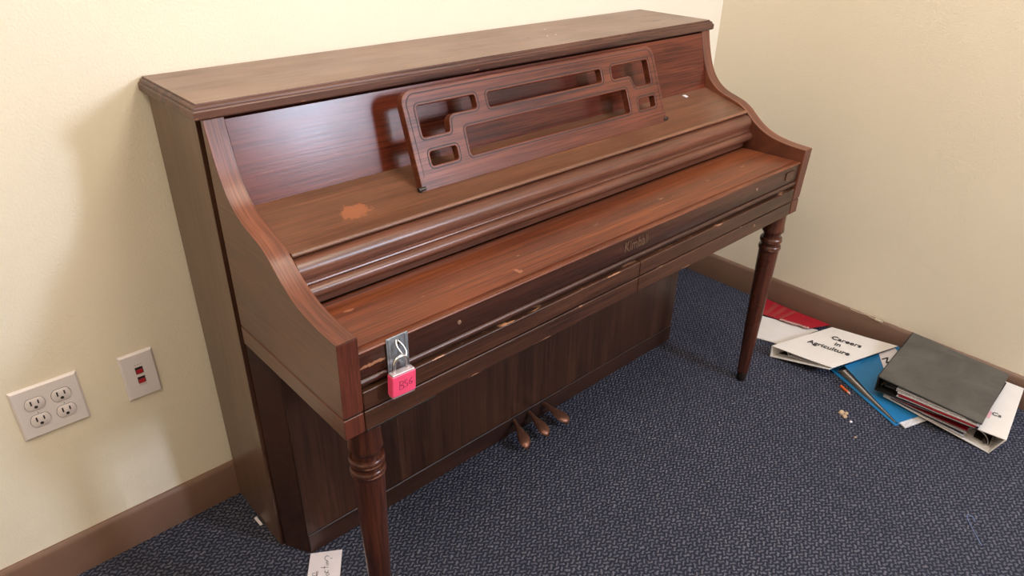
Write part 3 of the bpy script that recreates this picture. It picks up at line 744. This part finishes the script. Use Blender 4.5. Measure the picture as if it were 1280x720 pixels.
# white "Careers in Agriculture" binder
bb = [(1.588, -.591, .001), (1.611, -.777, .037), (1.872, -.866, .060), (1.852, -.672, .010)]
bt = [(1.586, -.590, .0455), (1.616, -.783, .046), (1.866, -.880, .0675), (1.851, -.669, .0455)]
bbi = binder('ring_binder', 'white ring binder with printed cover title, tilted onto the blue binder', bb, bt, M['whitebinder'], inner=M['whitebinder'], wave=.0006)
rings(bbi, bb, bt, vs=(.08, .5, .9), lever=False, mat=M['iron'])
binder_pages(bbi, bb, bt, [(.35, .35, .25, .95, .05, .95, .002, M['pages'], 'page_stack')])
o_ = bilerp([Vector(p) for p in bt], .45, .52)
bu = (Vector(bt[1])+Vector(bt[2])-Vector(bt[0])-Vector(bt[3])).normalized()    # spine to fore edge
bv = (Vector(bt[3])+Vector(bt[2])-Vector(bt[0])-Vector(bt[1])).normalized()
nrm = bu.cross(bv).normalized()
tb = bmesh.new()
for s_, off in (('Careers', .050), ('in', .012), ('Agriculture', -.028)):
    t_ = text_bm(s_, .031, (o_+bv*off+bu*.012+nrm*.0016, bu, bv), .0003, .95, bold=.0004)
    me = bpy.data.meshes.new('x'); t_.to_mesh(me); t_.free(); tb.from_mesh(me); bpy.data.meshes.remove(me)
link('cover_title', tb, M['blackink'], parent=bbi)

# big white binder under the black one, spine to the right
eb = [(1.620, -1.243, .001), (1.616, -.947, .0285), (1.885, -.925, .063), (1.898, -1.212, .004)]
et = [(1.629, -1.267, .060), (1.618, -.945, .0375), (1.888, -.925, .077), (1.903, -1.230, .0770)]
ebi = binder('ring_binder', 'large white ring binder under the black one, spine towards the right', eb, et, M['whitebinder'], wave=.0005)
rings(ebi, eb, et, u=.1, vs=(.10, .5, .9), mat=M['iron'])
binder_pages(ebi, eb, et, [(.18, .30, .24, .99, .0, .95, .004, M['pages'], 'page_stack'), (.30, .45, .26, .93, .005, .95, .003, M['navy'], 'divider'), (.40, .60, .25, .98, .01, .95, .004, M['pages'], 'page_stack'), (.58, .85, .26, .90, .0, .95, .002, M['red'], 'divider')])
eC = [Vector(p) for p in et]
eu = (eC[0]-eC[1]).normalized(); ev = (eC[3]-eC[0]).normalized()
link('pink_sticker', sheet(bmesh.new(), [bilerp(eC, a_, b_)+Vector((0, 0, .0012)) for a_, b_ in ((.215, .26), (.165, .24), (.165, .36), (.215, .38))], .0005, 2, 2), plain('pale_pink_paper', srgb(232, 176, 182), .7), parent=ebi)
link('cover_print', text_bm('Ca', .022, (bilerp(eC, .125, .34)+Vector((0, 0, .0020)), eu, ev), .0002, 1), M['blackink'], parent=ebi)

# black binder on top, spine to the left
db = [(1.609, -.921, .0405), (1.602, -1.200, .0660), (1.862, -1.190, .0930), (1.883, -.908, .0800)]
dt = [(1.613, -.918, .0900), (1.606, -1.205, .0900), (1.862, -1.188, .1250), (1.884, -.905, .1250)]
dbi = binder('ring_binder', 'black ring binder on top of the pile, stuffed with papers', db, dt, M['blackcover'], spine_mat=M['black'], inner=M['black'], wave=.0009)
edge = bmesh.new(); q = [Vector(p) for p in dt]
tube(edge, [q[0]+Vector((0, 0, -.002)), q[1]+Vector((0, 0, -.002))], .0022, 6); tube(edge, [q[0]+Vector((0, 0, -.001)), q[3]+Vector((0, 0, -.001))], .0022, 6)
link('cover_piping', edge, M['black'], parent=dbi)
rings(dbi, db, dt, vs=(.10, .5, .9))
binder_pages(dbi, db, dt, [(.22, .20, .22, .97, .0, .95, .003, M['pages'], 'page_stack'), (.34, .36, .24, .97, -.005, .95, .0035, M['red'], 'divider'), (.46, .55, .22, .99, .0, .95, .003, M['pages'], 'page_stack'), (.58, .72, .20, .92, .005, .95, .004, M['pages'], 'page_stack'), (.70, .85, .20, .86, .0, .95, .003, M['pages'], 'page_stack')])

# red folder and white sheets against the baseboard
ws = link('paper_sheet', sheet(bmesh.new(), [(1.642, -.470, .004), (1.682, -.585, .004), (1.862, -.622, .007), (1.780, -.395, .007)], .003, 8, 6, fn=lambda u, v: .0015*math.sin(4*u+2*v)), M['whitebinder'])
tag(ws, 'cream papers lying flat on the carpet behind the right piano leg', 'paper')
rf = link('folder', sheet(bmesh.new(), [(1.796, -.425, .013), (1.838, -.600, .013), (1.909, -.640, .017), (1.903, -.385, .017)], .0025, 10, 6, fn=lambda u, v: .0012*math.sin(8*u+v)), M['red'])
tag(rf, 'red card folder lying against the brown baseboard', 'folder')
qf = [Vector(p) for p in ((1.796, -.425, .0135), (1.838, -.600, .0135), (1.909, -.640, .0175), (1.903, -.385, .0175))]
rfp = bmesh.new()
for k in range(3):
    u0 = .10+.14*k; sheet(rfp, [bilerp(qf, u0, .05), bilerp(qf, u0+.07, .05), bilerp(qf, u0+.15, .92), bilerp(qf, u0+.08, .92)], .0004, 6, 4, fn=lambda u, v: .0009)
link('cover_stripe', rfp, M['redstripe'], parent=rf)
bm = bmesh.new()
for k in range(16):
    u = .45+.034*k; p = bilerp(qf, u, 0)+Vector((-.002+.003*random.random(), 0, .001)); box(bm, p.x-.003-.004*random.random(), p.x+.004, p.y-.005, p.y+.003, p.z-.002, p.z+.0008)
link('torn_edge', bm, M['scrap'], parent=rf)['label'] = 'pale torn paper edge'

# ------------------------------------------------------------------ small litter
# orange crayon stub beside the blue binder
cr = thing('crayon', (1.597, -.8435, 0), 'short orange crayon on the carpet beside the blue binder', 'crayon')
bm = bmesh.new(); tube(bm, [(1.606, -.826, .0042), (1.591, -.856, .0042)], .0040, 12); link('shaft', bm, M['orange'], parent=cr, sharp=60)
bm = bmesh.new(); tube(bm, [(1.591, -.856, .0042), (1.5885, -.861, .0040), (1.586, -.866, .0036)], [.0040, .0036, .0012], 12); link('tip', bm, M['scrap'], parent=cr, sharp=60)
def blob(cx, cy, r, flat, name, mat, seed):
    rnd = random.Random(seed); bm = bmesh.new(); bmesh.ops.create_icosphere(bm, subdivisions=2, radius=r)
    for v in bm.verts:
        v.co *= .75+.5*rnd.random(); v.co.z *= flat; v.co.x *= 1.15
        v.co += Vector((cx, cy, r*flat*.8))
    return link(name, bm, mat, sharp=40)
tag(blob(1.480, -.888, .009, .5, 'crumb', M['crumb'], 1), 'largest beige crumb of the little heap on the carpet', 'crumb', 'crumbs on the carpet')
tag(blob(1.470, -.903, .007, .5, 'crumb', M['crumb'], 2), 'tan crumb touching the largest one on its right', 'crumb', 'crumbs on the carpet')
tag(blob(1.489, -.900, .006, .5, 'crumb', M['crumb'], 3), 'small tan crumb just behind the heap', 'crumb', 'crumbs on the carpet')
tag(blob(1.461, -.925, .004, .6, 'crumb', M['paper'], 4), 'white fleck lying right of the crumb heap', 'crumb', 'crumbs on the carpet')
tag(blob(1.405, -.965, .003, .6, 'crumb', M['crumb'], 5), 'tiny pale crumb alone in front of the heap', 'crumb', 'crumbs on the carpet')
# blue thread
bm = bmesh.new(); tube(bm, catmull([(1.318, -1.306, .003), (1.330, -1.294, .004), (1.326, -1.284, .004), (1.310, -1.292, .003), (1.287, -1.310, .003), (1.262, -1.330, .003), (1.250, -1.342, .003)], 6), .0006, 6)
tag(link('thread', bm, M['thread']), 'thin pale blue thread loop on the carpet at lower right', 'thread')
# pinkish chip beside the left leg, white scrap at the side panel
bm = bmesh.new(); sheet(bm, [(.118, -.556, .010), (.110, -.578, .008), (.094, -.585, .006), (.100, -.560, .006)], .003, 4, 4)
tag(link('wood_chip', bm, M['scrap']), 'small pinkish chip on the carpet at the left piano leg', 'chip')
bm = bmesh.new(); sheet(bm, [(-.002, -.120, .006), (.0, -.150, .004), (.006, -.150, .004), (.005, -.120, .006)], .002, 3, 3)
tag(link('paper_scrap', bm, M['paper']), 'tiny white paper scrap at the foot of the left side panel', 'scrap')
# flecks on lid and shelf
for n, (x, y, lb) in enumerate(((.966, -.089, 'white fleck on the piano lid, furthest back'), (.934, -.160, 'white fleck on the piano lid, brightest of the pair near the front edge'), (.905, -.160, 'faint white fleck on the piano lid, left of the brightest one'))):
    bm = bmesh.new(); disc(bm, x, y, 1.0370, .0022, .0010, (0, 0, 1), 9, .0005); tag(link('plaster_fleck', bm, M['paper']), lb, 'fleck', 'white flecks on the lid')
bm = bmesh.new(); sheet(bm, [(1.291, -.310, .8620), (1.304, -.310, .8620), (1.306, -.320, .8590), (1.294, -.322, .8585)], .0012, 4, 3)
tag(link('paper_scrap', bm, M['paper']), 'small white scrap on the music shelf right of the music desk', 'scrap')

# handwritten slip tucked under the case corner
s0, s1, s2_, s3 = V3(.049, -.304, .003), V3(.109, -.343, .0035), V3(.033, -.452, .0035), V3(-.027, -.413, .003)
slip = link('paper_slip', sheet(bmesh.new(), [s0, s1, s2_, s3], .0006, 6, 6, fn=lambda u, v: .0008*math.sin(3*v+2*u)), M['paper'])
tag(slip, 'white paper slip with handwriting tucked under the left front case corner', 'paper')
rgt = (s1-s0); upv = (s0-s3)          # picture right, picture up
# writing runs from picture bottom to picture top
fo = s3+Vector((0, 0, .0012))
W = lambda lst: [[(x, y) for x, y in s] for s in lst]
hand = [[(.60, .88), (.53, .90), (.47, .86), (.50, .82), (.57, .80)], [(.64, .84), (.72, .83)], [(.52, .79), (.60, .77), (.53, .75), (.61, .73)], [(.53, .715), (.62, .70)], [(.38, .665), (.62, .655)], [(.50, .69), (.49, .63)],
        [(.53, .60), (.52, .56), (.60, .55), (.63, .59)], [(.56, .52), (.60, .49), (.66, .50), (.64, .54), (.57, .53)], [(.52, .46), (.62, .45)], [(.54, .40), (.60, .36), (.64, .40)],
        [(.22, .57), (.14, .56), (.17, .52), (.24, .51), (.20, .48), (.13, .49)], [(.26, .60), (.28, .47), (.31, .60)], [(.15, .44), (.26, .43)], [(.16, .36), (.26, .34), (.25, .40)]]
bm = stroke_bm(hand, (fo, rgt, upv), .0005)
link('handwriting', bm, M['blackink'], parent=slip)

for o in bpy.data.objects:
    if '_o' in o: del o['_o']
